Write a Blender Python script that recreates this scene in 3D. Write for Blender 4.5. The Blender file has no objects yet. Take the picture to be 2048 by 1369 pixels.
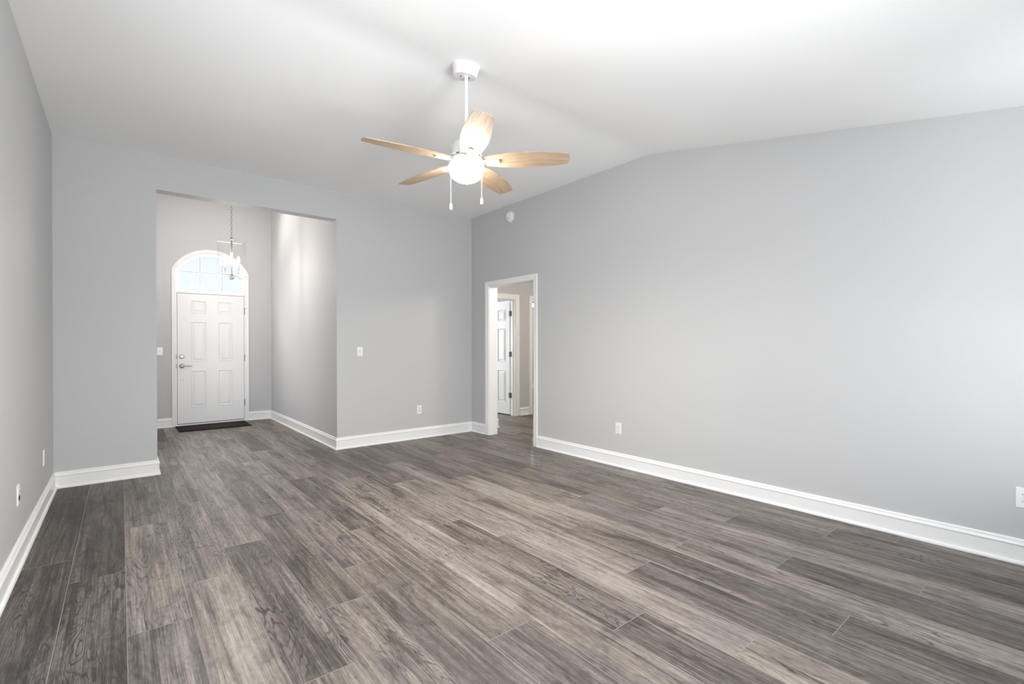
import bpy, bmesh, math, random
from mathutils import Vector, Matrix

C = bpy.context.scene.collection
S = bpy.context.scene
PI = math.pi

# ------------------------------------------------------------------ camera
F, YAW, PIT, ROL, V0, CAMH = 954.294, 0.6866, -0.0041, -0.0012, 695.71, 1.226
fw = Vector((math.sin(YAW)*math.cos(PIT), math.cos(YAW)*math.cos(PIT), math.sin(PIT)))
rt = Vector((math.cos(YAW), -math.sin(YAW), 0)); up = rt.cross(fw)
r2 = rt*math.cos(ROL) + up*math.sin(ROL); u2 = -rt*math.sin(ROL) + up*math.cos(ROL)
cam = bpy.data.objects.new('camera', bpy.data.cameras.new('camera')); C.objects.link(cam)
m = Matrix.Identity(4)
for i in range(3):
    m[i][0] = r2[i]; m[i][1] = u2[i]; m[i][2] = -fw[i]
m[2][3] = CAMH
cam.matrix_world = m
cam.data.sensor_width = 36.0; cam.data.lens = F/2048*36
cam.data.shift_y = (V0-684.5)/2048
cam.data.clip_start = 0.02
S.camera = cam

# ------------------------------------------------------------------ colour management, sky
S.view_settings.view_transform = 'Standard'; S.view_settings.look = 'None'
S.view_settings.gamma = 1; S.view_settings.use_curve_mapping = False
S.view_settings.exposure = 0.22
try:
    S.cycles.max_bounces = 14; S.cycles.diffuse_bounces = 10; S.cycles.transparent_max_bounces = 16
    S.cycles.glossy_bounces = 4; S.cycles.caustics_reflective = False; S.cycles.caustics_refractive = False; S.cycles.sample_clamp_indirect = 6.0
except Exception: pass

w = bpy.data.worlds.new('sky'); S.world = w; w.use_nodes = True
nt = w.node_tree; nt.nodes.clear()
o_ = nt.nodes.new('ShaderNodeOutputWorld'); b_ = nt.nodes.new('ShaderNodeBackground')
tc = nt.nodes.new('ShaderNodeTexCoord'); sx = nt.nodes.new('ShaderNodeSeparateXYZ')
rp = nt.nodes.new('ShaderNodeValToRGB')
el = rp.color_ramp.elements
el[0].position = 0.0; el[0].color = (.78, .84, .92, 1)
el[1].position = 1.0; el[1].color = (.12, .28, .62, 1)
e = el.new(.135); e.color = (.80, .87, .96, 1)
e = el.new(.20); e.color = (.62, .755, .93, 1)
nt.links.new(tc.outputs['Generated'], sx.inputs[0]); nt.links.new(sx.outputs['Z'], rp.inputs[0])
nt.links.new(rp.outputs[0], b_.inputs[0]); nt.links.new(b_.outputs[0], o_.inputs[0])
b_.inputs[1].default_value = 1.0

# ------------------------------------------------------------------ daylight through the windows, plus added fill lamps
def area(name, loc, rot, sx_, sy_, power, col):
    l = bpy.data.lights.new(name, 'AREA'); l.shape = 'RECTANGLE'; l.size = sx_; l.size_y = sy_
    l.energy = power; l.color = col
    o = bpy.data.objects.new(name, l); C.objects.link(o); o.location = loc; o.rotation_euler = rot
    return o
def point(name, loc, power, col, rad=.03):
    l = bpy.data.lights.new(name, 'POINT'); l.energy = power; l.color = col; l.shadow_soft_size = rad
    o = bpy.data.objects.new(name, l); C.objects.link(o); o.location = loc
    return o
DAY = (.955, .975, 1.0)
def aim(loc, to):
    return (Vector(to)-Vector(loc)).to_track_quat('-Z', 'Y').to_euler()
def day(name, loc, to, sx_, sy_, power, col=DAY): area(name, loc, aim(loc, to), sx_, sy_, power, col)
day('patio_door_skylight', (-.78, 1.70, 1.15), (2, 1.70, 1.15), 2.3, 1.8, 3)               # sky through the patio door
day('patio_fill', (-1.45, 1.70, .45), (.6, 1.70, 2.1), 2.3, 1.2, 26)             # added fill lamp outside it, aimed up to lift the ceiling
day('rear_skylight_left', (1.05, -.68, 1.30), (1.25, 2, 1.60), 1.0, 1.6, 62)                # sky through the two rear windows
day('rear_skylight_right', (2.85, -.68, 1.30), (2.45, 2, 1.60), 1.1, 1.6, 15)
day('rear_fill_left', (1.05, -1.30, .55), (1.15, .6, 1.95), 1.2, 1.2, 108)                 # added fill lamp outside them, tilted up at the ceiling
day('rear_fill_far', (2.0, -2.6, .30), (1.75, .3, 1.60), 3.2, 1.2, 30)  # another added fill lamp, farther out, reaches the deeper ceiling
day('fanlight_skylight', (1.11, 9.75, 3.35), (1.11, 8.6, 2.2), 1.0, .8, 130, (1, .942, .885))                # sky above the front door
day('porch_fill', (1.11, 9.95, 1.25), (1.11, 8.83, 2.45), 1.1, .7, 520, (1, .942, .885))             # added fill lamp below it, brightens the upper foyer
day('foyer_side_fill', (-.55, 7.35, 1.5), (1.5, 7.35, 1.3), 1.2, 1.5, 25, (1, .942, .885))            # added fill lamp behind the foyer's left wall
day('bedroom_window_skylight', (3.55, 10.75, 1.5), (4.6, 8.0, 1.2), 1.1, 1.1, 215)

# ------------------------------------------------------------------ room measures (metres)
XL, XR, YB, YR = -.452, 3.895, 5.664, -.35
ZC, YCR, SL = 3.048, 2.695, .2
XO0, XO1, YF, ZO = .265, 1.970, 8.835, 2.720
WT = .147
def zceil(y): return ZC if y >= YCR else ZC - SL*(YCR-y)

# ------------------------------------------------------------------ materials
def mat(name, col, rough=.5, spec=.5, metal=0., bump=0., bscale=200., emit=None, estr=0.):
    mt = bpy.data.materials.new(name); mt.use_nodes = True
    n = mt.node_tree.nodes; l = mt.node_tree.links; bs = n['Principled BSDF']
    bs.inputs['Base Color'].default_value = (*col, 1); bs.inputs['Roughness'].default_value = rough
    bs.inputs['Specular IOR Level'].default_value = spec; bs.inputs['Metallic'].default_value = metal
    if emit:
        bs.inputs['Emission Color'].default_value = (*emit, 1); bs.inputs['Emission Strength'].default_value = estr
    t = n.new('ShaderNodeTexCoord'); nz = n.new('ShaderNodeTexNoise')
    nz.inputs['Scale'].default_value = bscale; nz.inputs['Detail'].default_value = 3
    l.new(t.outputs['Object'], nz.inputs['Vector'])
    if bump:
        bp = n.new('ShaderNodeBump'); bp.inputs['Strength'].default_value = bump; bp.inputs['Distance'].default_value = .001
        l.new(nz.outputs['Fac'], bp.inputs['Height']); l.new(bp.outputs[0], bs.inputs['Normal'])
    else:
        mr = n.new('ShaderNodeMapRange'); mr.inputs['To Min'].default_value = max(0, rough-.03); mr.inputs['To Max'].default_value = min(1, rough+.03)
        l.new(nz.outputs['Fac'], mr.inputs['Value']); l.new(mr.outputs[0], bs.inputs['Roughness'])
    return mt

M = {}
M['wall'] = mat('grey_wall_paint', (.548, .551, .553), .62, .3, bump=.10, bscale=350)
M['foyer'] = M['wall']
M['ceiling'] = mat('white_ceiling_paint', (.90, .90, .895), .8, .2, bump=.08, bscale=300)
M['trim'] = mat('white_trim_paint', (.88, .88, .872), .32, .45)
M['door'] = mat('white_door_paint', (.87, .87, .865), .38, .45)
M['plastic'] = mat('white_plastic', (.84, .84, .83), .3, .5)
M['fanwhite'] = mat('white_fan_enamel', (.82, .82, .81), .35, .5)
M['nickel'] = mat('satin_nickel', (.55, .53, .50), .32, .5, 1.0)
M['groove'] = mat('grey_spacer_bar', (.42, .43, .45), .5)
M['dark'] = mat('dark_gap', (.03, .03, .03), .6, .3)
M['slot'] = mat('grey_slot', (.10, .10, .10), .6, .3)
M['aged'] = mat('aged_nickel', (.36, .33, .30), .45, .5, .8)
M['chrome'] = mat('polished_nickel', (.80, .78, .75), .12, .5, 1.0)
M['bulb'] = mat('lit_bulb', (1, 1, 1), .4, .5, emit=(1, .91, .84), estr=530)
M['bowl'] = mat('lit_frosted_bowl', (1, 1, 1), .4, .5, emit=(1, .92, .82), estr=78.0)
M['globe'] = mat('lit_globe', (1, 1, 1), .4, .5, emit=(1, .87, .74), estr=1100)
M['candle'] = mat('candle_sleeve', (.85, .84, .80), .4, .4)

def thin_glass(name, tint=(1, 1, 1), refl=.08):
    mt = bpy.data.materials.new(name); mt.use_nodes = True
    n = mt.node_tree.nodes; l = mt.node_tree.links; n.clear()
    out = n.new('ShaderNodeOutputMaterial'); tr = n.new('ShaderNodeBsdfTransparent'); gl = n.new('ShaderNodeBsdfGlossy')
    lw = n.new('ShaderNodeLayerWeight'); lw.inputs['Blend'].default_value = .25
    mr = n.new('ShaderNodeMapRange'); mr.inputs['To Min'].default_value = refl*.5; mr.inputs['To Max'].default_value = refl*5
    mx = n.new('ShaderNodeMixShader'); tr.inputs[0].default_value = (*tint, 1); gl.inputs['Roughness'].default_value = .03
    l.new(lw.outputs['Facing'], mr.inputs['Value']); l.new(mr.outputs[0], mx.inputs[0])
    l.new(tr.outputs[0], mx.inputs[1]); l.new(gl.outputs[0], mx.inputs[2]); l.new(mx.outputs[0], out.inputs[0])
    return mt
M['glass'] = thin_glass('clear_pane', (.985, .99, .995), .02)
M['lantern_glass'] = thin_glass('lantern_glass', (.992, .992, .99), .018)
M['glint'] = mat('painted_glint', (.93, .94, .93), .15, .6)  # near-white base colour stands in for a glint on glass
def crystal():
    mt = bpy.data.materials.new('crystal'); mt.use_nodes = True
    bs = mt.node_tree.nodes['Principled BSDF']
    bs.inputs['Transmission Weight'].default_value = .9; bs.inputs['Roughness'].default_value = .03; bs.inputs['IOR'].default_value = 1.5
    return mt
M['crystal'] = crystal()

def rubber_mat():
    mt = mat('dark_brown_mat', (.020, .0145, .012), .85, .25)
    n = mt.node_tree.nodes; l = mt.node_tree.links; bs = n['Principled BSDF']
    t = n.new('ShaderNodeTexCoord'); wv = n.new('ShaderNodeTexNoise'); wv.inputs['Scale'].default_value = 260
    bp = n.new('ShaderNodeBump'); bp.inputs['Strength'].default_value = .7; bp.inputs['Distance'].default_value = .003
    l.new(t.outputs['Object'], wv.inputs['Vector']); l.new(wv.outputs['Fac'], bp.inputs['Height']); l.new(bp.outputs[0], bs.inputs['Normal'])
    return mt
M['mat'] = rubber_mat()

def blade_mat():
    mt = bpy.data.materials.new('pale_maple_blade'); mt.use_nodes = True
    n = mt.node_tree.nodes; l = mt.node_tree.links; bs = n['Principled BSDF']
    t = n.new('ShaderNodeTexCoord'); mp = n.new('ShaderNodeMapping'); mp.inputs['Scale'].default_value = (5, 70, 5)
    nz = n.new('ShaderNodeTexNoise'); nz.inputs['Scale'].default_value = 1.0; nz.inputs['Detail'].default_value = 6; nz.inputs['Distortion'].default_value = .6
    mp2 = n.new('ShaderNodeMapping'); mp2.inputs['Scale'].default_value = (14, 420, 14)
    nz2 = n.new('ShaderNodeTexNoise'); nz2.inputs['Scale'].default_value = 1.0; nz2.inputs['Detail'].default_value = 3
    ad = n.new('ShaderNodeMix'); ad.inputs[0].default_value = .4
    cr = n.new('ShaderNodeValToRGB'); cr.color_ramp.elements[0].position = .30; cr.color_ramp.elements[0].color = (.29, .20, .125, 1)
    cr.color_ramp.elements[1].position = .68; cr.color_ramp.elements[1].color = (.50, .385, .27, 1)
    l.new(t.outputs['UV'], mp.inputs[0]); l.new(mp.outputs[0], nz.inputs['Vector'])
    l.new(t.outputs['UV'], mp2.inputs[0]); l.new(mp2.outputs[0], nz2.inputs['Vector'])
    l.new(nz.outputs['Fac'], ad.inputs[2]); l.new(nz2.outputs['Fac'], ad.inputs[3])
    l.new(ad.outputs[0], cr.inputs[0]); l.new(cr.outputs[0], bs.inputs['Base Color'])
    bs.inputs['Roughness'].default_value = .5; bs.inputs['Specular IOR Level'].default_value = .3
    return mt
M['blade'] = blade_mat()

def floor_mat():
    """Grey oak planks: UV = metres along / across the plank (random offset per plank), colour attribute = per-plank randoms."""
    mt = bpy.data.materials.new('grey_oak_plank'); mt.use_nodes = True
    n = mt.node_tree.nodes; l = mt.node_tree.links; bs = n['Principled BSDF']
    uv = n.new('ShaderNodeUVMap'); uv.uv_map = 'UVMap'
    at = n.new('ShaderNodeAttribute'); at.attribute_name = 'plank'
    sp = n.new('ShaderNodeSeparateColor'); l.new(at.outputs['Color'], sp.inputs[0])
    def noise(scale, detail=4, dist=0., rough=.5):
        mp = n.new('ShaderNodeMapping'); mp.inputs['Scale'].default_value = (scale[0], scale[1], 1)
        nz = n.new('ShaderNodeTexNoise'); nz.inputs['Scale'].default_value = 1; nz.inputs['Detail'].default_value = detail
        nz.inputs['Distortion'].default_value = dist; nz.inputs['Roughness'].default_value = rough
        l.new(uv.outputs[0], mp.inputs[0]); l.new(mp.outputs[0], nz.inputs['Vector'])
        return nz.outputs['Fac']
    def math_(op, a, b=None, c=None):
        m_ = n.new('ShaderNodeMath'); m_.operation = op
        for i, x in enumerate((a, b, c)):
            if x is None: continue
            if isinstance(x, (int, float)): m_.inputs[i].default_value = x
            else: l.new(x, m_.inputs[i])
        return m_.outputs[0]
    def rng(x, a, b, c, d):
        r = n.new('ShaderNodeMapRange'); r.inputs['From Min'].default_value = a; r.inputs['From Max'].default_value = b
        r.inputs['To Min'].default_value = c; r.inputs['To Max'].default_value = d; l.new(x, r.inputs['Value']); return r.outputs[0]
    broad = noise((.9, 7), 3, .6)                 # wide tonal bands along the plank
    streak = noise((1.3, 44), 5, .6, .6)          # dark streaks
    fine = noise((3.5, 230), 4, .2, .7)            # pores
    mott = noise((26, 60), 4, .3, .6)             # chalky mottling
    smudge = noise((3.2, 9), 4, 1.2, .55)         # dark smoky smudges
    # cathedral growth rings: contour lines of a stretched, wobbling field
    fld = noise((1.15, 8.5), 2, .5, .45)
    wob = noise((12, 60), 3, .3)
    c0 = math_('MULTIPLY_ADD', fld, 22.0, math_('MULTIPLY', wob, .9))
    fr = math_('FRACT', c0)
    ring = math_('ABSOLUTE', math_('SUBTRACT', fr, .5))          # 0 at ring, .5 between
    ring = rng(ring, .0, .20, 1.0, 0.0)
    ring = math_('POWER', ring, 1.4)
    msk = noise((1.4, 6.0), 2, .3)
    msk = rng(msk, .42, .60, 0.0, 1.0)
    ring = math_('MULTIPLY', math_('MULTIPLY', ring, msk), sp.outputs[2])
    v = math_('MULTIPLY_ADD', math_('SUBTRACT', broad, .5), .72, .52)
    v = math_('MULTIPLY_ADD', math_('SUBTRACT', streak, .5), .90, v)
    v = math_('MULTIPLY_ADD', math_('SUBTRACT', fine, .5), .95, v)
    v = math_('MULTIPLY_ADD', math_('SUBTRACT', mott, .5), .42, v)
    sm = rng(smudge, .52, .74, 0, 1)
    v = math_('MULTIPLY_ADD', sm, -.24, v)
    v = math_('MULTIPLY_ADD', ring, -.42, v)
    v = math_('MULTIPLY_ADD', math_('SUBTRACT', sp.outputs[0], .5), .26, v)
    v = math_('MULTIPLY_ADD', v, 1.22, -.135)
    cr = n.new('ShaderNodeValToRGB'); ce = cr.color_ramp.elements
    ce[0].position = .0; ce[0].color = (.045, .037, .031, 1)
    ce[1].position = 1.; ce[1].color = (.42, .385, .35, 1)
    x_ = ce.new(.30); x_.color = (.105, .091, .080, 1)
    x_ = ce.new(.58); x_.color = (.215, .192, .172, 1)
    l.new(v, cr.inputs[0])
    tint = n.new('ShaderNodeMix'); tint.data_type = 'RGBA'; tint.blend_type = 'MULTIPLY'; tint.inputs[0].default_value = 1
    tr = n.new('ShaderNodeValToRGB'); te = tr.color_ramp.elements
    te[0].color = (.885, .86, .86, 1); te[1].color = (.90, .88, .835, 1)
    l.new(sp.outputs[1], tr.inputs[0]); l.new(cr.outputs[0], tint.inputs[6]); l.new(tr.outputs[0], tint.inputs[7])
    l.new(tint.outputs[2], bs.inputs['Base Color'])
    bp = n.new('ShaderNodeBump'); bp.inputs['Strength'].default_value = .25; bp.inputs['Distance'].default_value = .0008
    l.new(v, bp.inputs['Height']); l.new(bp.outputs[0], bs.inputs['Normal'])
    bs.inputs['Roughness'].default_value = .46; bs.inputs['Specular IOR Level'].default_value = .35
    return mt
M['floor'] = floor_mat()
M['seam'] = mat('plank_bevel', (.30, .275, .25), .4, .4)

# ------------------------------------------------------------------ mesh helpers
def box(bm, x0, x1, y0, y1, z0, z1, mi=0):
    v = [bm.verts.new(p) for p in ((x0,y0,z0),(x1,y0,z0),(x1,y1,z0),(x0,y1,z0),(x0,y0,z1),(x1,y0,z1),(x1,y1,z1),(x0,y1,z1))]
    for f in ((3,2,1,0),(4,5,6,7),(0,1,5,4),(1,2,6,5),(2,3,7,6),(3,0,4,7)):
        bm.faces.new([v[i] for i in f]).material_index = mi
    return v
def prism(bm, pts, ax, a, b):
    """pts: 2-D outline in the other two axes (in axis order), extruded along ax from a to b."""
    def P(p, t):
        q = list(p); q.insert(ax, t); return q
    A = [bm.verts.new(P(p, a)) for p in pts]; B = [bm.verts.new(P(p, b)) for p in pts]
    n = len(pts)
    bm.faces.new(A); bm.faces.new(B[::-1])
    for i in range(n): bm.faces.new((A[i], B[i], B[(i+1) % n], A[(i+1) % n]))
def lathe(bm, prof, seg=40, mtx=None):
    rings = []
    for r, z in prof:
        if r < 1e-6: rings.append([bm.verts.new((0, 0, z))])
        else: rings.append([bm.verts.new((r*math.cos(2*PI*i/seg), r*math.sin(2*PI*i/seg), z)) for i in range(seg)])
    for a, b in zip(rings, rings[1:]):
        for i in range(seg):
            j = (i+1) % seg
            if len(a) == 1 and len(b) == 1: continue
            if len(a) == 1: bm.faces.new((a[0], b[j], b[i]))
            elif len(b) == 1: bm.faces.new((a[i], a[j], b[0]))
            else: bm.faces.new((a[i], a[j], b[j], b[i]))
    if mtx is not None: bmesh.ops.transform(bm, matrix=mtx, verts=[v for r in rings for v in r])
def tube(bm, pts, rad, seg=10, caps=True):
    pts = [Vector(p) for p in pts]; rings = []
    rr = rad if isinstance(rad, (list, tuple)) else [rad]*len(pts)
    d0 = (pts[1]-pts[0]).normalized()
    ref = Vector((0, 0, 1)) if abs(d0.z) < .9 else Vector((1, 0, 0))
    nrm = d0.cross(ref).normalized()
    for i, p in enumerate(pts):
        d = ((pts[min(i+1, len(pts)-1)]-pts[max(i-1, 0)])).normalized()
        nrm = (nrm - d*nrm.dot(d)).normalized(); bi = d.cross(nrm)
        rings.append([bm.verts.new(p + (nrm*math.cos(2*PI*k/seg)+bi*math.sin(2*PI*k/seg))*rr[i]) for k in range(seg)])
    for a, b in zip(rings, rings[1:]):
        for k in range(seg): bm.faces.new((a[k], a[(k+1) % seg], b[(k+1) % seg], b[k]))
    if caps: bm.faces.new(rings[0][::-1]); bm.faces.new(rings[-1])
def obj(name, bm, material, parent=None, smooth=False, bevel=0., loc=None):
    bmesh.ops.recalc_face_normals(bm, faces=bm.faces)
    me = bpy.data.meshes.new(name); bm.to_mesh(me); bm.free()
    for mm in (material if isinstance(material, list) else [material]): me.materials.append(mm)
    o = bpy.data.objects.new(name, me); C.objects.link(o)
    if parent: o.parent = parent
    if loc: o.location = loc
    if smooth:
        for p in me.polygons: p.use_smooth = True
        try: me.set_sharp_from_angle(angle=math.radians(35))
        except Exception: pass
    if bevel:
        bv = o.modifiers.new('bevel', 'BEVEL'); bv.width = bevel; bv.segments = 2; bv.limit_method = 'ANGLE'
    return o
def tag(o, label, cat, group=None, kind=None):
    o['label'] = label; o['category'] = cat
    if group: o['group'] = group
    if kind: o['kind'] = kind
    return o
def thing(name, loc, label, cat, group=None, kind=None, rotz=0):
    o = bpy.data.objects.new(name, None); C.objects.link(o); o.location = loc; o.rotation_euler = (0, 0, rotz)
    o.empty_display_size = .05
    return tag(o, label, cat, group, kind)
def struct(name, bm, material, label, cat, **k):
    return tag(obj(name, bm, material, **k), label, cat, kind='structure')
NB = bmesh.new

# ------------------------------------------------------------------ floor of planks (one mesh)
XS0, PW, PL = .016, .2305, 1.525
JO = {-2:3.708, -1:3.344, 0:2.582, 1:2.949, 2:1.812, 3:2.264, 4:2.611, 5:1.590, 6:2.320, 7:1.307, 8:.895, 9:1.593,
      10:.698, 11:1.611, 12:1.110, 13:.542, 14:1.626, 15:1.090, 16:.782}
def build_floor():
    rnd = random.Random(11)
    bm = NB(); uvl = bm.loops.layers.uv.new('UVMap'); cl = bm.loops.layers.float_color.new('plank')
    X0, X1, Y0, Y1 = -.62, 11.25, -.55, 10.55
    G, D = .0012, .0011
    k = int(math.floor((X0-XS0)/PW))
    while XS0+PW*k < X1:
        xa, xb = max(X0, XS0+PW*k), min(X1, XS0+PW*(k+1))
        j0 = JO.get(k, rnd.random()*PL)
        y = j0 - PL*math.ceil((j0-Y0)/PL)
        while y < Y1:
            ya, yb = max(Y0, y), min(Y1, y+PL)
            if yb-ya > .01:
                ou, ov = rnd.random()*90, rnd.random()*60
                flip = -1 if rnd.random() < .5 else 1
                cath = 1.0 if rnd.random() < .40 else .22
                mid = (ya+yb)/2
                if k in (1, 2) and 2.2 < mid < 4.6: cath = 1.25
                if k in (0, -1) and 2.0 < mid < 3.4: cath = 1.0
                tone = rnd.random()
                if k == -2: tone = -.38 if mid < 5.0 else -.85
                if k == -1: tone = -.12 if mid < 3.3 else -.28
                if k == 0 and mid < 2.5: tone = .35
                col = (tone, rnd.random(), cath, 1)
                a = [(xa+G, ya+G), (xb-G, ya+G), (xb-G, yb-G), (xa+G, yb-G)]
                b = [(xa, ya), (xb, ya), (xb, yb), (xa, yb)]
                tv = [bm.verts.new((*p, 0)) for p in a]; sv = [bm.verts.new((*p, -D)) for p in b]
                f = bm.faces.new(tv); f.material_index = 0
                fs = [f]
                for i in range(4):
                    g = bm.faces.new((sv[i], sv[(i+1) % 4], tv[(i+1) % 4], tv[i])); g.material_index = 1; fs.append(g)
                for g in fs:
                    for lp in g.loops:
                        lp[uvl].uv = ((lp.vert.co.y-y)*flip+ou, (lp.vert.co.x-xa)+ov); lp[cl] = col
            y += PL
        k += 1
    box(bm, X0, X1, Y0, Y1, -.12, -.0012, 1)
    me = bpy.data.meshes.new('floor'); bm.to_mesh(me); bm.free()
    me.materials.append(M['floor']); me.materials.append(M['seam'])
    o = bpy.data.objects.new('floor', me); C.objects.link(o)
    return tag(o, 'grey brown wood plank floor running toward the front door', 'floor', kind='structure')
build_floor()

# ------------------------------------------------------------------ ceilings
bm = NB()
CRW = .13                                     # the drywall crease is eased over a hand's breadth each side
crease = [(YCR-CRW+2*CRW*i/20, ZC-SL*CRW*(1-i/20)**2) for i in range(21)]
prism(bm, [(YR-.2, zceil(YR-.2))] + crease + [(YB+.02, ZC), (YB+.02, ZC+.25), (YR-.2, ZC+.25)], 0, XL-.02, XR+.02)
struct('ceiling', bm, M['ceiling'], 'white vaulted ceiling with one crease above the fan', 'ceiling')
bm = NB(); box(bm, XO0-.02, XO1+.02, YB+WT-.02, YF+.02, 3.62, 3.75)
struct('ceiling_foyer', bm, M['ceiling'], 'high white ceiling of the entry foyer', 'ceiling')
bm = NB(); box(bm, 4.03, 7.25, 3.4, 6.385, 2.44, 2.55); box(bm, 2.12, 11.25, 6.385, 10.5, 2.44, 2.55)
struct('ceiling_hall', bm, M['ceiling'], 'low white ceiling of the side hall and far rooms', 'ceiling')

# ------------------------------------------------------------------ walls
DY0, DY1, DZ = 4.315, 5.262, 2.045            # cased doorway in the right wall
WY0, WY1, WZ1 = .50, 2.90, 2.08               # patio door in the left wall
RZ0, RZ1 = .45, 2.12                          # two rear windows
RW = ((.50, 1.60), (2.25, 3.45))
T = ZC+.2
bm = NB()
box(bm, XL-.15, XL, YR-.15, WY0, 0, T); box(bm, XL-.15, XL, WY0, WY1, WZ1, T); box(bm, XL-.15, XL, WY1, YB+WT, 0, T)
struct('wall_left', bm, M['wall'], 'pale grey painted wall along the left edge', 'wall')
bm = NB()
xe = [XL, RW[0][0], RW[0][1], RW[1][0], RW[1][1], XR+.135]
for i in (0, 2, 4): box(bm, xe[i], xe[i+1], YR-.15, YR, 0, T)
for a_, b_2 in RW: box(bm, a_, b_2, YR-.15, YR, 0, RZ0); box(bm, a_, b_2, YR-.15, YR, RZ1, T)
struct('wall_rear', bm, M['wall'], 'pale grey wall with the rear window', 'wall')
bm = NB()
box(bm, XR, XR+.135, YR, DY0, 0, T); box(bm, XR, XR+.135, DY0, DY1, DZ, T); box(bm, XR, XR+.135, DY1, YB, 0, T)
struct('wall_right', bm, M['wall'], 'large blank grey wall on the right with cased doorway', 'wall')
bm = NB()
box(bm, XL, XO0, YB, YB+WT, 0, 3.75); box(bm, XO0, XO1, YB, YB+WT, ZO, 3.75); box(bm, XO1, XR+.135, YB, YB+WT, 0, 3.75)
box(bm, XR+.135, 4.355, YB, YB+WT, 0, 2.44)
struct('wall_back', bm, M['wall'], 'grey wall at the back with the tall foyer opening', 'wall')
SY0, SY1 = 6.65, 8.05
bm = NB(); box(bm, XO0-.15, XO0, YB+WT, SY0, 0, 3.75); box(bm, XO0-.15, XO0, SY0, SY1, 2.3, 3.75); box(bm, XO0-.15, XO0, SY0, SY1, 0, .6); box(bm, XO0-.15, XO0, SY1, YF, 0, 3.75)
struct('wall_foyer_left', bm, M['foyer'], 'left side wall of the entry foyer', 'wall')
bm = NB(); box(bm, XO1, XO1+.15, YB+WT, 10.5, 0, 3.75)
struct('wall_foyer_right', bm, M['foyer'], 'pale side wall of the foyer right of the front door', 'wall')

FDX0, FDX1 = .64, 1.582
FC = (FDX0+FDX1)/2
ARC_C, ARC_R, ARC_S = 2.160, .540, 2.392      # hole arc: centre height, radius, spring height
def arcz(x, c, r): return c + math.sqrt(max(0, r*r-(x-FC)**2))
bm = NB()
box(bm, XO0-.15, FDX0, YF, YF+.15, 0, 3.75); box(bm, FDX1, XO1, YF, YF+.15, 0, 3.75)
xs = [FDX0 + (FDX1-FDX0)*i/32 for i in range(33)]
prism(bm, [(x, arcz(x, ARC_C, ARC_R)) for x in xs] + [(FDX1, 3.75), (FDX0, 3.75)], 1, YF, YF+.15)
struct('wall_front', bm, M['foyer'], 'foyer wall around the arched front doorway', 'wall')

HX0, HX1, HX2, HX3 = 4.50, 5.315, 5.695, 6.46  # two door openings in the hall wall
HY = 6.385
bm = NB()
box(bm, 4.21, HX0, HY, HY+.115, 0, 2.44); box(bm, HX0, HX1, HY, HY+.115, 2.04, 2.44); box(bm, HX1, HX2, HY, HY+.115, 0, 2.44)
box(bm, HX2, HX3, HY, HY+.115, 2.04, 2.44); box(bm, HX3, 11.25, HY, HY+.115, 0, 2.44)
struct('wall_hall_back', bm, M['wall'], 'grey hall wall seen through the right doorway', 'wall')
bm = NB(); box(bm, 4.21, 4.355, YB+WT, HY, 0, 2.44)
struct('wall_hall_left', bm, M['wall'], 'short hall wall behind the doorway jamb', 'wall')
bm = NB(); box(bm, 7.1, 7.25, 3.4, HY, 0, 2.44)
struct('wall_hall_right', bm, M['wall'], 'end wall of the hall', 'wall')
bm = NB(); box(bm, XR+.135, 7.1, 3.4, 3.55, 0, 2.44)
struct('wall_hall_front', bm, M['wall'], 'near wall of the hall', 'wall')
bm = NB(); box(bm, 5.425, 5.56, HY+.115, 10.35, 0, 2.44)
struct('wall_partition', bm, M['wall'], 'partition between the two far rooms', 'wall')
bm = NB()
box(bm, XO1+.15, 3.0, 10.35, 10.5, 0, 2.44); box(bm, 4.1, 11.25, 10.35, 10.5, 0, 2.44); box(bm, 3.0, 4.1, 10.35, 10.5, 0, .9); box(bm, 3.0, 4.1, 10.35, 10.5, 2.05, 2.44)
struct('wall_far', bm, M['wall'], 'far room wall seen through the narrow gap', 'wall')
bm = NB(); box(bm, 11.1, 11.25, HY+.115, 10.35, 0, 2.44)
struct('wall_far_right', bm, M['wall'], 'right wall of the far room', 'wall')

# ------------------------------------------------------------------ baseboards: mitred sweep, one object per wall
BPROF = [(0, 0), (.027, 0), (.027, .008), (.0235, .0155), (.0165, .019), (.0140, .0195), (.0140, .1015), (.0150, .1035),
         (.0195, .1060), (.0195, .1105), (.0165, .1160), (.0130, .1215), (.0110, .1260), (.0120, .1275), (.0120, .1320), (.0080, .1380), (.0, .140)]
def baseboard(path, names, labels):
    P = [Vector(p) for p in path]
    dirs = [(P[i+1]-P[i]).normalized() for i in range(len(P)-1)]
    nr = [Vector((d.y, -d.x)) for d in dirs]                     # room lies to the right of the walk
    offs = []
    for i in range(len(P)):
        if i == 0: offs.append(nr[0])
        elif i == len(P)-1: offs.append(nr[-1])
        else:
            b = nr[i-1]+nr[i]; offs.append(b/(b.dot(nr[i])) if b.length > 1e-6 else nr[i])
    for i in range(len(P)-1):
        if names[i] is None: continue
        bm = NB()
        A = [bm.verts.new((*(P[i]+offs[i]*d), z)) for d, z in BPROF]
        B = [bm.verts.new((*(P[i+1]+offs[i+1]*d), z)) for d, z in BPROF]
        n = len(BPROF)
        for j in range(n): bm.faces.new((A[j], A[(j+1) % n], B[(j+1) % n], B[j]))
        bm.faces.new(A[::-1]); bm.faces.new(B)
        struct(names[i], bm, M['trim'], labels[i], 'baseboard')
CW = .064                                                        # casing width, room side
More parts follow.
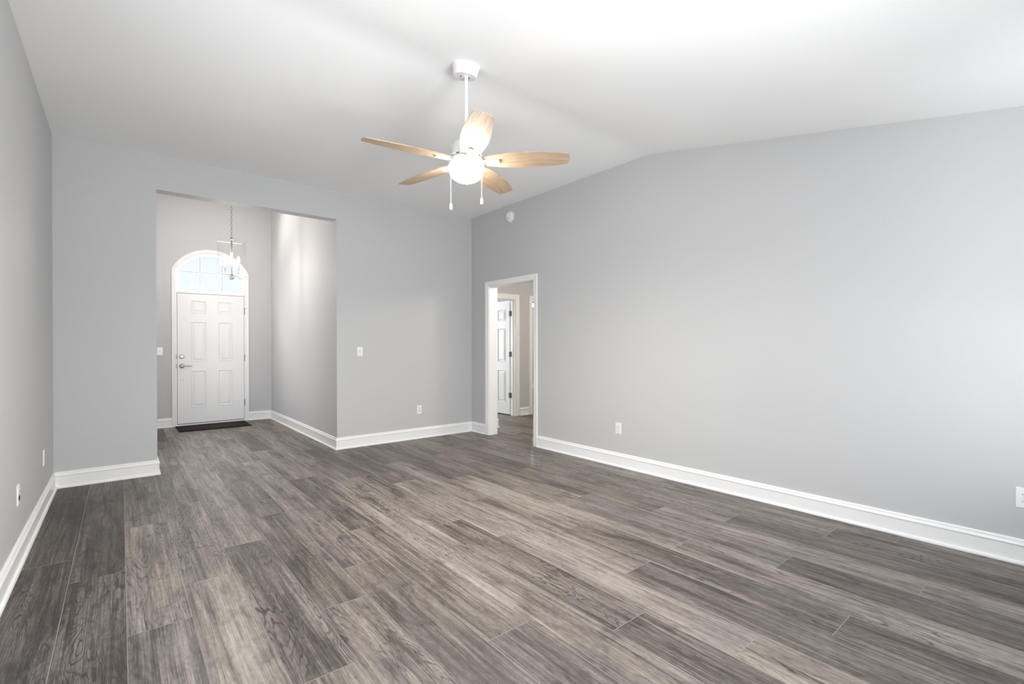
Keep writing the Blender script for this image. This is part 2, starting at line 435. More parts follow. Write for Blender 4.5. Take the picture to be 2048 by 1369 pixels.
baseboard([(XL, WY1+.07), (XL, YB), (XO0, YB), (XO0, YF), (FDX0-.046, YF)],
          ['baseboard_left', 'baseboard_back_left', 'baseboard_foyer_left', 'baseboard_front_left'],
          ['white baseboard along the left wall', 'short white baseboard left of the foyer opening',
           'white baseboard wrapping the left jamb of the opening', 'white baseboard left of the front door'])
baseboard([(FDX1+.046, YF), (XO1, YF), (XO1, YB), (XR, YB), (XR, DY1+CW-.006)],
          ['baseboard_front_right', 'baseboard_foyer_right', 'baseboard_back_right', 'baseboard_corner'],
          ['short white baseboard right of the front door', 'white baseboard along the foyer side wall',
           'white baseboard right of the foyer opening', 'very short white baseboard left of the cased doorway'])
baseboard([(XR, DY0-CW+.006), (XR, YR), (XL, YR), (XL, WY0-.07)],
          ['baseboard_right', 'baseboard_rear', 'baseboard_left_near'],
          ['long white baseboard along the blank right wall', 'white baseboard under the rear window', 'white baseboard beside the patio door'])
baseboard([(XR+.135+.02, YB), (4.355, YB), (4.355, HY), (HX0-.085, HY)],
          ['baseboard_hall_left', 'baseboard_hall_corner', 'baseboard_hall_back'],
          ['white baseboard end poking past the doorway jamb', 'white baseboard on the hall corner', 'white baseboard left of the open hall door'])
baseboard([(HX1+.085, HY), (HX2-.085, HY)], ['baseboard_hall_strip'], ['short white baseboard between the two hall doorways'])
baseboard([(5.56, 10.35), (11.1, 10.35)], ['baseboard_far'], ['white baseboard in the far room'])

# ------------------------------------------------------------------ casings
def casing_profile(cw, t):            # (across from the opening edge outwards, out of the wall)
    return [(0, 0), (0, t*.55), (.006, t*.75), (.012, t*.62), (cw*.55, t*.8), (cw*.72, t), (cw, t), (cw, 0)]
def add_casing(bm, a0, a1, ztop, cw, t, place):
    """three mitred boards round an opening a0..a1 wide and ztop high; place(a, z, out) -> 3-D point"""
    pr = casing_profile(cw, t)
    rows = []
    for d, o in pr:
        rows.append([(a0-d, 0, o), (a0-d, ztop+d, o), (a1+d, ztop+d, o), (a1+d, 0, o)])
    V = [[bm.verts.new(place(*p)) for p in r] for r in rows]
    n = len(V)
    for i in range(n):
        for k in range(3): bm.faces.new((V[i][k], V[(i+1) % n][k], V[(i+1) % n][k+1], V[i][k+1]))
    bm.faces.new([r[0] for r in V]); bm.faces.new([r[3] for r in V][::-1])
def cased_opening(name, label, axis, a0, a1, ztop, f0, f1, cw, reveal=.006, stop=False, cw2=None, both=True):
    """axis 'y': opening along y in a wall whose faces are x=f0 (first) and x=f1; axis 'x' likewise."""
    root = thing(name, (0, 0, 0), label, 'door frame', kind='structure')
    P = (lambda a, z, x: (x, a, z)) if axis == 'y' else (lambda a, z, x: (a, x, z))
    j = .018
    bm = NB()
    def bx(a, b, z0, z1, c, d):
        if axis == 'y': box(bm, c, d, a, b, z0, z1)
        else: box(bm, a, b, c, d, z0, z1)
    bx(a0-.001, a0+j, 0, ztop, f0, f1); bx(a1-j, a1+.001, 0, ztop, f0, f1); bx(a0+j, a1-j, ztop-j, ztop+.001, f0, f1)
    if stop:
        m0 = f0+.045; m1 = f0+.075
        bx(a0+j, a0+j+.012, 0, ztop-j, m0, m1); bx(a1-j-.012, a1-j, 0, ztop-j, m0, m1); bx(a0+j+.012, a1-j-.012, ztop-j-.012, ztop-j, m0, m1)
    obj('jamb', bm, M['trim'], root)
    bm = NB(); add_casing(bm, a0+j-reveal, a1-j+reveal, ztop-j+reveal, cw, .019, lambda a, z, o: P(a, z, f0-o)); obj('casing', bm, M['trim'], root)
    if both:
        bm = NB(); add_casing(bm, a0+j-reveal, a1-j+reveal, ztop-j+reveal, cw2 or cw, .019, lambda a, z, o: P(a, z, f1+o)); obj('casing', bm, M['trim'], root)
    return root
cased_opening('trim_1', 'white cased doorway frame in the right wall', 'y', DY0, DY1, DZ, XR, XR+.135, CW)
cased_opening('trim_2', 'white frame around the open hall door', 'x', HX0, HX1, 2.04, HY, HY+.115, .085, stop=True)
cased_opening('trim_3', 'white frame of the second hall doorway, a narrow strip', 'x', HX2, HX3, 2.04, HY, HY+.115, .085)

# ------------------------------------------------------------------ six-panel doors
def panel_door(bm, wd, ht, th, cols, rows, both=True):
    """door in local x 0..wd, z 0..ht, front face y=0 (towards -y), back y=th"""
    def face(y, s):
        xs = sorted({0, wd, *[c for p in cols for c in p]}); zs = sorted({0, ht, *[c for p in rows for c in p]})
        isin = lambda x0, x1, z0, z1: any(abs(x0-c[0]) < 1e-6 and abs(x1-c[1]) < 1e-6 for c in cols) and any(abs(z0-r[0]) < 1e-6 and abs(z1-r[1]) < 1e-6 for r in rows)
        G = {(x, z): bm.verts.new((x, y, z)) for x in xs for z in zs}
        for x0, x1 in zip(xs, xs[1:]):
            for z0, z1 in zip(zs, zs[1:]):
                q = [G[x0, z0], G[x1, z0], G[x1, z1], G[x0, z1]]
                if not isin(x0, x1, z0, z1): bm.faces.new(q); continue
                prev = q
                for ins, dep in ((.006, .005), (.012, .005), (.020, -.009), (.026, -.009), (.048, .001)):
                    r = [bm.verts.new((a, y-s*dep, b)) for a, b in ((x0+ins, z0+ins), (x1-ins, z0+ins), (x1-ins, z1-ins), (x0+ins, z1-ins))]
                    for i in range(4): bm.faces.new((prev[i], prev[(i+1) % 4], r[(i+1) % 4], r[i]))
                    prev = r
                bm.faces.new(prev)
        return G, xs, zs
    A, xs, zs = face(0, 1); B, _, _ = face(th, -1)
    def strip(ka):
        for a, b in zip(ka, ka[1:]): bm.faces.new((A[a], A[b], B[b], B[a]))
    strip([(x, 0) for x in xs]); strip([(x, ht) for x in xs]); strip([(0, z) for z in zs]); strip([(wd, z) for z in zs])

# front door
fd = thing('door_1', (0, 0, 0), 'white six-panel front door with silver lever and deadbolt', 'door', kind='structure')
DX0, DX1, DZ0, DZ1 = .6635, 1.5595, .036, 2.0335
bm = NB()
px = lambda a, b: (a-DX0, b-DX0)
panel_door(bm, DX1-DX0, DZ1-DZ0, .044, [px(.838, 1.038), px(1.192, 1.392)],
           [(.275-DZ0, .850-DZ0), (.985-DZ0, 1.607-DZ0), (1.735-DZ0, 1.935-DZ0)])
bmesh.ops.translate(bm, verts=bm.verts, vec=(DX0, YF-.004, DZ0))
obj('leaf', bm, M['door'], fd)
YD = YF-.004
ROTY = Matrix.Rotation(PI/2, 4, 'X')               # lathe axis +z -> -y
def knobby(name, prof, x, z, mtl, parent):
    bm = NB(); lathe(bm, prof, 28, Matrix.Translation((x, YD, z)) @ ROTY); return obj(name, bm, mtl, parent, smooth=True)
knobby('deadbolt', [(0, 0), (.033, 0), (.034, .006), (.030, .013), (.022, .016), (.020, .022), (0, .024)], .719, 1.064, M['nickel'], fd)
db = fd.children[-1]
bm = NB(); box(bm, .7145, .7235, YD-.038, YD-.022, 1.049, 1.079); obj('thumb_turn', bm, M['nickel'], db, bevel=.002)
knobby('lever_rose', [(0, 0), (.034, 0), (.035, .006), (.030, .014), (.016, .018), (.013, .030), (.013, .052), (0, .054)], .719, .922, M['nickel'], fd)
lr = fd.children[-1]
bm = NB(); tube(bm, [(.719, YD-.045, .924), (.745, YD-.052, .928), (.78, YD-.055, .924), (.815, YD-.053, .919), (.845, YD-.046, .921)], [.0105, .0095, .0085, .0075, .006], 12)
obj('lever', bm, M['nickel'], lr, smooth=True)
knobby('door_bumper', [(0, 0), (.013, 0), (.014, .004), (.010, .012), (0, .014)], .714, .716, M['nickel'], fd)
for z in (1.79, 1.032, .300):
    bm = NB(); tube(bm, [(1.567, YD-.008, z-.052), (1.567, YD-.008, z+.052)], .0075, 12); box(bm, 1.560, 1.575, YD-.004, YD+.003, z-.050, z+.050)
    obj('hinge', bm, M['aged'], fd, smooth=True)
bm = NB(); box(bm, 1.545, 1.600, YD-.020, YD-.006, 1.842, 1.850); tube(bm, [(1.548, YD-.016, 1.846), (1.540, YD-.038, 1.846)], .004, 10)
tube(bm, [(1.597, YD-.016, 1.846), (1.602, YD-.036, 1.846)], .004, 10)
obj('hinge_stop', bm, M['nickel'], fd)
for z in (1.064, .922):
    bm = NB(); box(bm, .6445, .6595, YD-.010, YD-.003, z-.03, z+.03); obj('strike_plate', bm, M['aged'], fd)
for q in ((.6590, .6633, .04, 2.0380), (1.5597, 1.5640, .04, 2.0380), (.6633, 1.5597, 2.0338, 2.0380)):
    bm = NB(); box(bm, q[0], q[1], YF+.001, YF+.02, q[2], q[3]); obj('gap_shade', bm, M['dark'], fd)  # dark strips put in as the shade of the gap round the leaf
bm = NB(); box(bm, .648, 1.575, YF-.02, YF+.13, 0.0005, .026); obj('threshold', bm, M['trim'], fd)
bm = NB(); box(bm, .662, 1.561, YF+.004, YF+.03, .026, .038); obj('door_sweep', bm, M['dark'], fd)

# frame, arch casing and fanlight
t4 = thing('trim_4', (0, 0, 0), 'white casing with an arched head around the front door', 'door frame', kind='structure')
def arch_outline(x0, x1, cz, r, spring, n=40):
    return [(x0, 0.0), (x0, spring)] + [(x0+(x1-x0)*i/n, arcz(x0+(x1-x0)*i/n, cz, r)) for i in range(1, n)] + [(x1, spring), (x1, 0.0)]
def arc_for(x0, x1, spring, top):
    hw = (x1-x0)/2; s = top-spring; r = (hw*hw+s*s)/(2*s); return top-r, r
def arch_loop(x0, x1, spring, top):
    c, r = arc_for(x0, x1, spring, top); return arch_outline(x0, x1, c, r, spring)
def band(bm, loops, ys):
    V = [[bm.verts.new((p[0], y, p[1])) for p in lp] for lp, y in zip(loops, ys)]
    for a, b in zip(V, V[1:]):
        for i in range(len(a)-1): bm.faces.new((a[i], a[i+1], b[i+1], b[i]))
    bm.faces.new([v[0] for v in V] ) if len(V) > 2 else None
    bm.faces.new([v[-1] for v in V][::-1]) if len(V) > 2 else None
OX0, OX1 = .595, 1.628
lo = lambda d: arch_loop(OX0+d, OX1-d, 2.395-d*.12, 2.737-d)
bm = NB()
band(bm, [lo(0), lo(0), lo(.012), lo(.022), lo(.040), lo(.046), lo(.054), lo(.054)], [YF, YF-.019, YF-.019, YF-.016, YF-.012, YF-.013, YF-.010, YF])
obj('casing', bm, M['trim'], t4)
bm = NB()
band(bm, [lo(.052), lo(.052), lo(.0635), lo(.0635)], [YF+.15, YF-.0035, YF-.0035, YF+.15]); obj('jamb', bm, M['trim'], t4)
bm = NB(); box(bm, .655, 1.568, YF-.011, YF+.12, 2.0385, 2.072); obj('transom_bar', bm, M['trim'], t4, bevel=.003)

w1 = thing('window_1', (0, 0, 0), 'half-round fanlight of six panes above the front door', 'window', kind='structure')
def fan_loop(d, n=40):
    x0, x1, sp, tp = .662+d, 1.561-d, 2.392-d*.12, 2.672-d
    c, r = arc_for(x0, x1, sp, tp); zb = 2.072+d*.6
    return [(x0, zb), (x0, sp)] + [(x0+(x1-x0)*i/n, arcz(x0+(x1-x0)*i/n, c, r)) for i in range(1, n)] + [(x1, sp), (x1, zb)]
bm = NB()
L = [fan_loop(0), fan_loop(0), fan_loop(.010), fan_loop(.022), fan_loop(.022)]
Y = [YF+.05, YF+.002, YF+.002, YF+.014, YF+.05]
V = [[bm.verts.new((p[0], y, p[1])) for p in lp] for lp, y in zip(L, Y)]
for a, b in zip(V, V[1:]):
    for i in range(len(a)): bm.faces.new((a[i], a[(i+1) % len(a)], b[(i+1) % len(a)], b[i]))
obj('sash', bm, M['trim'], w1)
bm = NB()
ci, ri = arc_for(.684, 1.539, 2.389, 2.650)
for x in (.958, 1.254):
    box(bm, x-.010, x+.010, YF+.019, YF+.035, 2.085, arcz(x, ci, ri))
box(bm, .684, 1.539, YF+.020, YF+.034, 2.359, 2.378)
gr = obj('grille', bm, M['trim'], w1)
bm = NB()
for x in (.958, 1.254): box(bm, x-.0030, x+.0030, YF+.0183, YF+.0192, 2.085, arcz(x, ci, ri))
obj('groove', bm, M['groove'], gr)
bm = NB(); box(bm, .684, 1.539, YF+.0193, YF+.0202, 2.3655, 2.3715); obj('groove', bm, M['groove'], gr)
bm = NB(); bm.faces.new([bm.verts.new((p[0], YF+.027, p[1])) for p in fan_loop(.021)]); obj('pane', bm, M['glass'], w1)

# windows that let the daylight in (beside and behind the camera)
w2 = thing('window_2', (0, 0, 0), 'white framed glass patio door in the left wall', 'window', kind='structure')
bm = NB()
for a, b in ((WY0, WY0+.06), (WY1-.06, WY1), ((WY0+WY1)/2-.04, (WY0+WY1)/2+.04)): box(bm, XL-.12, XL-.04, a, b, .05, WZ1-.06)
box(bm, XL-.12, XL-.04, WY0, WY1, 0, .05); box(bm, XL-.12, XL-.04, WY0, WY1, WZ1-.06, WZ1); obj('frame', bm, M['trim'], w2)
bm = NB(); bm.faces.new([bm.verts.new(p) for p in ((XL-.08, WY0+.05, .045), (XL-.08, WY1-.05, .045), (XL-.08, WY1-.05, WZ1-.05), (XL-.08, WY0+.05, WZ1-.05))]); obj('pane', bm, M['glass'], w2)
bm = NB(); add_casing(bm, WY0, WY1, WZ1, .07, .018, lambda a, z, o: (XL+o, a, z)); obj('casing', bm, M['trim'], w2)
for nm, (RX0, RX1), lb in zip(('window_3', 'window_4'), RW, ('white framed rear window nearer the left wall', 'white framed rear window nearer the right wall')):
    w3 = thing(nm, (0, 0, 0), lb, 'window', kind='structure')
    bm = NB()
    for a, b in ((RX0, RX0+.05), (RX1-.05, RX1)): box(bm, a, b, YR-.12, YR-.05, RZ0+.05, RZ1-.05)
    box(bm, RX0, RX1, YR-.12, YR-.05, RZ0, RZ0+.05); box(bm, RX0, RX1, YR-.12, YR-.05, RZ1-.05, RZ1)
    box(bm, RX0+.05, RX1-.05, YR-.11, YR-.06, 1.27, 1.30); obj('frame', bm, M['trim'], w3)
    bm = NB(); bm.faces.new([bm.verts.new(p) for p in ((RX0+.04, YR-.085, RZ0+.04), (RX1-.04, YR-.085, RZ0+.04), (RX1-.04, YR-.085, RZ1-.04), (RX0+.04, YR-.085, RZ1-.04))]); obj('pane', bm, M['glass'], w3)

def plain_window(name, label, pt, a0, a1, z0, z1):
    """pt(a, d, z): a along the wall, d into the wall"""
    r = thing(name, (0, 0, 0), label, 'window', kind='structure')
    bm = NB()
    for q in ((a0, a0+.05, z0+.05, z1-.05), (a1-.05, a1, z0+.05, z1-.05), (a0, a1, z0, z0+.05), (a0, a1, z1-.05, z1), (a0+.05, a1-.05, (z0+z1)/2-.02, (z0+z1)/2+.02)):
        p, w_ = pt(q[0], .05, q[2]), pt(q[1], .10, q[3])
        box(bm, min(p[0], w_[0]), max(p[0], w_[0]), min(p[1], w_[1]), max(p[1], w_[1]), q[2], q[3])
    obj('frame', bm, M['trim'], r)
    bm = NB(); bm.faces.new([bm.verts.new(pt(a, .075, z)) for a, z in ((a0+.04, z0+.04), (a1-.04, z0+.04), (a1-.04, z1-.04), (a0+.04, z1-.04))]); obj('pane', bm, M['glass'], r)
plain_window('window_5', 'added white framed window for the fill light in the foyer side wall', lambda a, d, z: (XO0-d, a, z), SY0, SY1, .6, 2.3)  # unseen opening added for the foyer fill lamp
plain_window('window_6', 'white framed window in the far room', lambda a, d, z: (a, 10.35+d, z), 3.0, 4.1, .9, 2.05)

# open hall door: hinge edge at the right jamb, swung into the room beyond
hd = thing('door_2', (5.292, HY+.118, 0), 'white six-panel door standing open behind the right doorway', 'door', kind='structure')
LW, LH = .765, 2.005
bm = NB()
panel_door(bm, LW, LH, .035, [(.105, .330), (.435, .660)], [(.20, .78), (.92, 1.53), (1.65, 1.86)])
# local: x along the leaf from the hinge, visible face towards -X of the world
dirv = Vector((-.045, .999)).normalized()
ang = math.atan2(dirv.y, dirv.x)
bmesh.ops.transform(bm, matrix=Matrix.Rotation(ang, 4, 'Z') @ Matrix.Translation((.020, -.035, .014)) @ Matrix.Diagonal((1, -1, 1, 1)) @ Matrix.Translation((0, -.035, 0)), verts=bm.verts)
obj('leaf', bm, M['door'], hd)
for z in (1.79, 1.075, .355):
    bm = NB(); tube(bm, [(-.001, -.006, z-.045), (-.001, -.006, z+.045)], .008, 12)
    box(bm, .0005, .006, -.034, -.004, z-.045, z+.045); box(bm, -.034, -.006, -.003, .012, z-.045, z+.045)
    obj('hinge', bm, M['aged'], hd, smooth=True)

# ------------------------------------------------------------------ ceiling fan
FX, FY = 1.718, 2.557
FZ = zceil(FY)
fan = thing('ceiling_fan', (FX, FY, 0), 'white ceiling fan with five pale wood blades and a lit bowl', 'ceiling fan')
tilt = Matrix.Translation((0, 0, FZ)) @ Matrix.Rotation(math.atan(SL), 4, 'X') @ Matrix.Diagonal((1, 1, -1, 1))
bm = NB()
lathe(bm, [(0, .0), (.089, .0), (.090, .006), (.086, .012), (.084, .018), (.077, .060), (.073, .066), (.024, .067), (.022, .062), (.0, .062)], 48, tilt)
obj('canopy', bm, M['fanwhite'], fan, smooth=True)
for a in (0.15, PI+.15):
    bm = NB()
    vs = []
    for k in range(7):
        t_ = a-.45+.9*k/6
        vs.append((math.cos(t_), math.sin(t_)))
    A = [bm.verts.new((c*.030, s*.030, .0676)) for c, s in vs]; B = [bm.verts.new((c*.0245, s*.0245, .0676)) for c, s in vs]
    for k in range(6): bm.faces.new((A[k], A[k+1], B[k+1], B[k]))
    bmesh.ops.transform(bm, matrix=tilt @ Matrix.Rotation(-.65, 4, 'Z'), verts=bm.verts)
    obj('canopy_slot', bm, M['dark'], fan)
bm = NB(); lathe(bm, [(0, 2.972), (.020, 2.966), (.021, 2.955), (.0108, 2.948), (.0108, 2.52), (0, 2.52)], 24); obj('downrod', bm, M['fanwhite'], fan, smooth=True)
bm = NB()
lathe(bm, [(0, 2.545), (.020, 2.545), (.024, 2.528), (.060, 2.524), (.082, 2.518), (.094, 2.505), (.098, 2.488), (.098, 2.445), (.104, 2.438), (.112, 2.430), (.112, 2.424), (0, 2.424)], 56)
obj('motor_housing', bm, M['fanwhite'], fan, smooth=True)
bm = NB()
lathe(bm, [(0, 2.420), (.100, 2.420), (.108, 2.417), (.113, 2.410), (.116, 2.380), (.116, 2.370), (.111, 2.366), (0, 2.366)], 56)
fit = obj('light_fitter', bm, M['fanwhite'], fan, smooth=True)
for k in range(5):
    bm = NB()
    a0 = math.radians(28+36+72*k)
    A = []; B = []
    for i in range(5):
        t_ = a0-.10+.20*i/4
        A.append(bm.verts.new((.1132*math.cos(t_), .1132*math.sin(t_), 2.4285))); B.append(bm.verts.new((.1132*math.cos(t_), .1132*math.sin(t_), 2.4215)))
    for i in range(4): bm.faces.new((A[i], A[i+1], B[i+1], B[i]))
    obj('vent_slot', bm, M['dark'], fan)
bm = NB()
prof = [(.1135, 2.372)]
for i in range(1, 15):
    t_ = i/14*PI/2
    prof.append((.1145*math.cos(t_)**.80 if i < 14 else 0, 2.368-.094*math.sin(t_)**1.05))
lathe(bm, prof, 56); obj('light_bowl', bm, M['bowl'], fan, smooth=True)

sl = bpy.data.lights.new('fan_lamp_downlight', 'SPOT'); sl.energy = 145; sl.color = (1, .965, .92); sl.spot_size = math.radians(180); sl.spot_blend = 1.0; sl.shadow_soft_size = .09
so = bpy.data.objects.new('fan_lamp_downlight', sl); C.objects.link(so); so.location = (FX, FY, 2.18)

def blade_mesh():
    bm = NB(); uvl = bm.loops.layers.uv.new('UVMap')
    st = [(.120, .047), (.150, .054), (.20, .066), (.27, .077), (.35, .083), (.43, .082), (.51, .075), (.58, .066), (.635, .056), (.650, .053)]
    th = .0032
    up_, dn = [], []
    for sgn, L_ in ((1, up_), (-1, dn)):
        for r, hw in st:
            L_.append([bm.verts.new((r+(.010*(1-(q/2)**2) if r > .64 else 0), hw*q/2, sgn*th)) for q in (-2, -1, 0, 1, 2)])
    for L_ in (up_, dn):
        for a, b in zip(L_, L_[1:]):
            for i in range(4): bm.faces.new((a[i], a[i+1], b[i+1], b[i]))
    for i in range(len(st)-1):
        for q in (0, 4): bm.faces.new((up_[i][q], up_[i+1][q], dn[i+1][q], dn[i][q]))
    for q in range(4):
        for e_ in (0, -1): bm.faces.new((up_[e_][q], up_[e_][q+1], dn[e_][q+1], dn[e_][q]))
    bmesh.ops.recalc_face_normals(bm, faces=bm.faces)
    for f in bm.faces:
        for lp in f.loops: lp[uvl].uv = (lp.vert.co.x, lp.vert.co.y)
    me = bpy.data.meshes.new('blade'); bm.to_mesh(me); bm.free(); me.materials.append(M['blade']); return me
def bracket_mesh():
    bm = NB()
    box(bm, .095, .205, -.017, .017, -.0125, -.0034); box(bm, .205, .213, -.0185, .0185, -.0145, -.0034)
    box(bm, .115, .195, -.006, .006, -.0150, -.0125)
    me = bpy.data.meshes.new('blade_bracket'); bmesh.ops.recalc_face_normals(bm, faces=bm.faces); bm.to_mesh(me); bm.free(); me.materials.append(M['fanwhite']); return me
bme, kme = blade_mesh(), bracket_mesh()
for k in range(5):
    a = 28+72*k
    b = bpy.data.objects.new('blade', bme); C.objects.link(b); b.parent = fan
    b.matrix_local = Matrix.Translation((0, 0, 2.408)) @ Matrix.Rotation(math.radians(a), 4, 'Z') @ Matrix.Rotation(math.radians(-12), 4, 'X')
    c = bpy.data.objects.new('blade_bracket', kme); C.objects.link(c); c.parent = b
    bv = c.modifiers.new('bevel', 'BEVEL'); bv.width = .0015; bv.segments = 2
vd = Vector((FX, FY)).normalized(); rgt = Vector((vd.y, -vd.x))
for s_, ro, zb in ((-.097, -.072, 2.078), (.0975, -.068, 2.118)):
    p = rgt*s_ + vd*ro
    bm = NB(); z = 2.385
    tube(bm, [(p.x*.95, p.y*.95, 2.392), (p.x, p.y, 2.386), (p.x, p.y, zb+.036)], .0012, 8)
    while z > zb+.038:
        lathe(bm, [(0, -.0021), (.0021, 0), (0, .0021)], 6, Matrix.Translation((p.x, p.y, z))); z -= .0052
    ch = obj('pull_chain', bm, M['fanwhite'], fan)
    bm = NB(); lathe(bm, [(0, zb+.040), (.004, zb+.039), (.0082, zb+.030), (.0086, zb+.005), (.0070, zb), (0, zb)], 18, Matrix.Translation((p.x, p.y, 0)))
    obj('pull_knob', bm, M['fanwhite'], ch, smooth=True)

# ------------------------------------------------------------------ foyer lantern
LX, LY = 1.112, 7.08
lan = thing('pendant_lantern', (LX, LY, 0), 'clear glass box pendant lantern hanging before the front door', 'pendant light')
H = .145
bm = NB()
z = 3.60; k = 0
while z > 2.645:                                                 # chain of oval links
    pts = []
    for i in range(17):
        a = 2*PI*i/16; c, s = .0115*math.cos(a), .023*math.sin(a)
        pts.append((c if k % 2 == 0 else 0, 0 if k % 2 == 0 else c, z-.023+s))
    tube(bm, pts, .0026, 6, caps=False); z -= .036; k += 1
obj('chain', bm, M['aged'], lan, smooth=True)
bm = NB(); lathe(bm, [(0, 3.62), (.06, 3.62), (.058, 3.605), (.015, 3.595), (0, 3.595)], 32); obj('canopy', bm, M['nickel'], lan, smooth=True)
bm = NB()
lathe(bm, [(0, 2.640), (.006, 2.638), (.007, 2.618), (.020, 2.612), (.022, 2.602), (.010, 2.594), (.009, 2.50), (.013, 2.495), (.014, 2.40), (.010, 2.39), (.006, 2.36), (.006, 2.165), (.014, 2.160), (.016, 2.140), (0, 2.138)], 24)
obj('stem', bm, M['aged'], lan, smooth=True)
bm = NB(); bmesh.ops.create_icosphere(bm, subdivisions=2, radius=.030, matrix=Matrix.Translation((0, 0, 2.112))); obj('crystal_ball', bm, M['crystal'], lan)
bm = NB()
for sx_, sy_ in ((1, 1), (1, -1), (-1, 1), (-1, -1)):
    tube(bm, [(.012*sx_, .012*sy_, 2.150), (H*sx_*.98, H*sy_*.98, 2.122)], .0035, 8)
    box(bm, sx_*H-.012, sx_*H+.012, sy_*H-.012, sy_*H+.012, 2.116, 2.121)
obj('bottom_arms', bm, M['nickel'], lan)
for nx, ny in ((0, -1), (0, 1), (1, 0), (-1, 0)):
    bm = NB()
    if nx == 0: box(bm, -H+.004, H-.004, ny*H-.0022, ny*H+.0022, 2.122, 2.588)
    else: box(bm, nx*H-.0022, nx*H+.0022, -H+.004, H-.004, 2.122, 2.588)
    g = obj('glass_panel', bm, M['lantern_glass'], lan)
    if (nx, ny) == (0, 1):
        bm = NB(); box(bm, -H+.004, H-.004, ny*H-.003, ny*H+.003, 2.588, 2.592)
        obj('edge_glint', bm, M['glint'], g)  # painted highlight, on the back panel's rim only
for s_ in (-1, 1):
    bm = NB(); tube(bm, [(.010*s_, 0, 2.155), (.035*s_, 0, 2.130), (.066*s_, 0, 2.138), (.078*s_, 0, 2.170), (.078*s_, 0, 2.205)], .0045, 10)
    lathe(bm, [(0, 2.205), (.018, 2.208), (.020, 2.216), (.010, 2.220), (0, 2.220)], 20, Matrix.Translation((.078*s_, 0, 0)))
    ca = obj('candle_arm', bm, M['chrome'], lan, smooth=True)
    bm = NB(); lathe(bm, [(0, 2.220), (.0095, 2.220), (.0095, 2.305), (.006, 2.308), (0, 2.308)], 18, Matrix.Translation((.078*s_, 0, 0))); obj('candle_sleeve', bm, M['candle'], ca, smooth=True)
    bm = NB(); lathe(bm, [(0, 2.306), (.007, 2.308), (.013, 2.325), (.0155, 2.342), (.012, 2.362), (.005, 2.385), (0, 2.392)], 20, Matrix.Translation((.078*s_, 0, 0))); obj('bulb', bm, M['bulb'], ca, smooth=True)

# ------------------------------------------------------------------ smoke detector
sd = thing('smoke_detector', (XR, 4.776, 2.889), 'round white smoke detector high on the right wall', 'smoke detector')
RX = Matrix.Rotation(-PI/2, 4, 'Y')                # lathe +z -> -x
bm = NB(); lathe(bm, [(0, 0), (.070, 0), (.071, .010), (.068, .012), (0, .012)], 40, RX); obj('base', bm, M['plastic'], sd, smooth=True)
bm = NB(); lathe(bm, [(.064, .012), (.066, .018), (.060, .032), (.048, .038), (.046, .036), (.020, .040), (0, .041)], 40, RX); obj('cover', bm, M['plastic'], sd, smooth=True)
bm = NB(); lathe(bm, [(0, .040), (.010, .040), (.010, .0425), (0, .043)], 20, Matrix.Translation((0, .012, -.018)) @ RX); obj('test_button', bm, mat('pale_grey_plastic', (.55, .55, .54), .4), sd)

# ------------------------------------------------------------------ outlets and switches (face looks along local -y)
def rounded_plate(bm, wd, ht, th):
    v0 = []
    for ins, y in ((0, 0), (0, -th*.45), (.0035, -th)):
        v0.append([bm.verts.new((x, y, z)) for x, z in ((-wd/2+ins, -ht/2+ins), (wd/2-ins, -ht/2+ins), (wd/2-ins, ht/2-ins), (-wd/2+ins, ht/2-ins))])
    for a, b in zip(v0, v0[1:]):
        for i in range(4): bm.faces.new((a[i], a[(i+1) % 4], b[(i+1) % 4], b[i]))
    bm.faces.new(v0[0]); bm.faces.new(v0[-1])
def outlet(loc, rz, label, dark_lower=False):
    o = thing('wall_outlet', loc, label, 'outlet', 'duplex wall outlets', rotz=rz)
    bm = NB(); rounded_plate(bm, .070, .115, .006); pl = obj('plate', bm, M['plastic'], o)
    bm = NB(); lathe(bm, [(0, 0), (.0032, 0), (.0030, .0012), (0, .0016)], 12, Matrix.Translation((0, -.006, 0)) @ ROTY); obj('screw', bm, M['slot'], pl)
    for s_ in (1, -1):
        bm = NB()
        pts = []
        for i in range(24):
            a = 2*PI*i/24; pts.append((.0172*math.cos(a), s_*.0195+max(-.0135, min(.0135, .0172*math.sin(a)))))
        prism(bm, pts, 1, -.0062, -.0082)
        rc = obj('receptacle', bm, M['dark'] if (dark_lower and s_ < 0) else M['plastic'], o)
        bm = NB()
        zc_ = s_*.0195
        box(bm, -.0078, -.0054, -.0088, -.0080, zc_-.003, zc_+.006); box(bm, .0054, .0078, -.0088, -.0080, zc_-.003, zc_+.006)
        lathe(bm, [(0, 0), (.0027, 0), (.0027, .0008), (0, .0008)], 10, Matrix.Translation((0, -.0080, zc_-.0075)) @ ROTY)
        obj('slot', bm, M['slot'], rc)
    return o
def switch(loc, rz, label):
    o = thing('light_switch', loc, label, 'light switch', 'toggle light switches', rotz=rz)
    bm = NB(); rounded_plate(bm, .070, .115, .006); pl = obj('plate', bm, M['plastic'], o)
    bm = NB(); prism(bm, [(-.006, -.0055), (-.017, .004), (-.015, .010), (-.006, .0075)], 0, -.0045, .0045); obj('toggle', bm, M['plastic'], o)
    bm = NB(); box(bm, -.0062, .0062, -.0066, -.0060, -.0125, .0125); obj('toggle_slot', bm, mat('shadow_grey_plastic', (.5, .5, .49), .5), pl)
    for z in (-.030, .030):
        bm = NB(); lathe(bm, [(0, 0), (.0030, 0), (.0028, .0010), (0, .0014)], 12, Matrix.Translation((0, -.006, z)) @ ROTY); obj('screw', bm, M['plastic'], pl)
    return o
outlet((3.052, YB, .380), 0, 'white duplex outlet low on the back wall right of the opening')
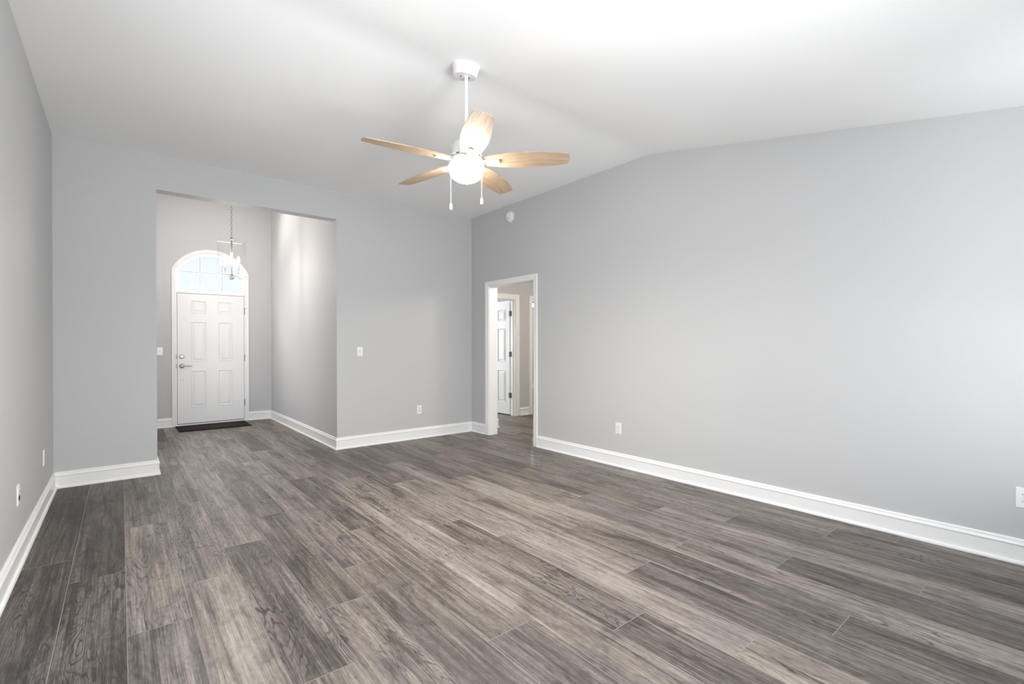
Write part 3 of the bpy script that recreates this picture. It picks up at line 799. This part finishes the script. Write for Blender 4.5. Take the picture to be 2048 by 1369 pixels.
outlet((XR, 3.052, .386), -PI/2, 'white duplex outlet low in the middle of the right wall')
outlet((XR, .244, .371), -PI/2, 'white duplex outlet cut by the right edge of the photo')
outlet((XL, 4.985, .389), PI/2, 'white outlet on the left wall nearest the back corner')
outlet((XL, 3.835, .390), PI/2, 'white outlet with dark lower socket on the left wall, nearer the camera', True)
switch((2.249, YB, 1.157), 0, 'white toggle light switch on the back wall right of the foyer opening')
switch((.450, YF, 1.147), 0, 'white toggle light switch in the foyer left of the front door')

# ------------------------------------------------------------------ door mat
dm = thing('door_mat', (1.094, 8.505, 0), 'dark brown rectangular door mat in front of the front door', 'door mat')
bm = NB(); box(bm, -.462, .462, -.302, .292, .0008, .007); obj('backing', bm, M['mat'], dm)
bm = NB()
for d in (.0, .022, .044):
    x, y0, y1 = .455-d, -.295+d, .285-d
    for q in ((-x, x, y0, y0+.011), (-x, x, y1-.011, y1), (-x, -x+.011, y0+.011, y1-.011), (x-.011, x, y0+.011, y1-.011)): box(bm, q[0], q[1], q[2], q[3], .0068, .011)
obj('ribbed_border', bm, M['mat'], dm)
bm = NB(); box(bm, -.385, .385, -.225, .215, .0068, .010); obj('carpet_field', bm, M['mat'], dm)

# ------------------------------------------------------------------ lamp in the far room, glimpsed through the second hall doorway
def at(pxx, dist_y):
    d = fw + r2*((pxx-1024)/F); return d.x/d.y*dist_y
cy_ = 9.0; cx_ = at(1065.6, cy_)
cl_ = thing('ceiling_lamp', (cx_, cy_, 0), 'small lit lamp glimpsed through the far hall doorway', 'ceiling lamp')
bm = NB(); lathe(bm, [(0, 2.44), (.06, 2.44), (.058, 2.42), (.012, 2.415), (.012, 2.33), (.03, 2.325), (.034, 2.29), (0, 2.285)], 28); obj('fitting', bm, M['dark'], cl_, smooth=True)
bm = NB(); bmesh.ops.create_uvsphere(bm, u_segments=20, v_segments=12, radius=.040, matrix=Matrix.Translation((0, 0, 2.245))); obj('globe', bm, M['globe'], cl_, smooth=True)
point('hall_light', (5.3, 4.2, 2.25), 52, (1, .91, .80), .12)
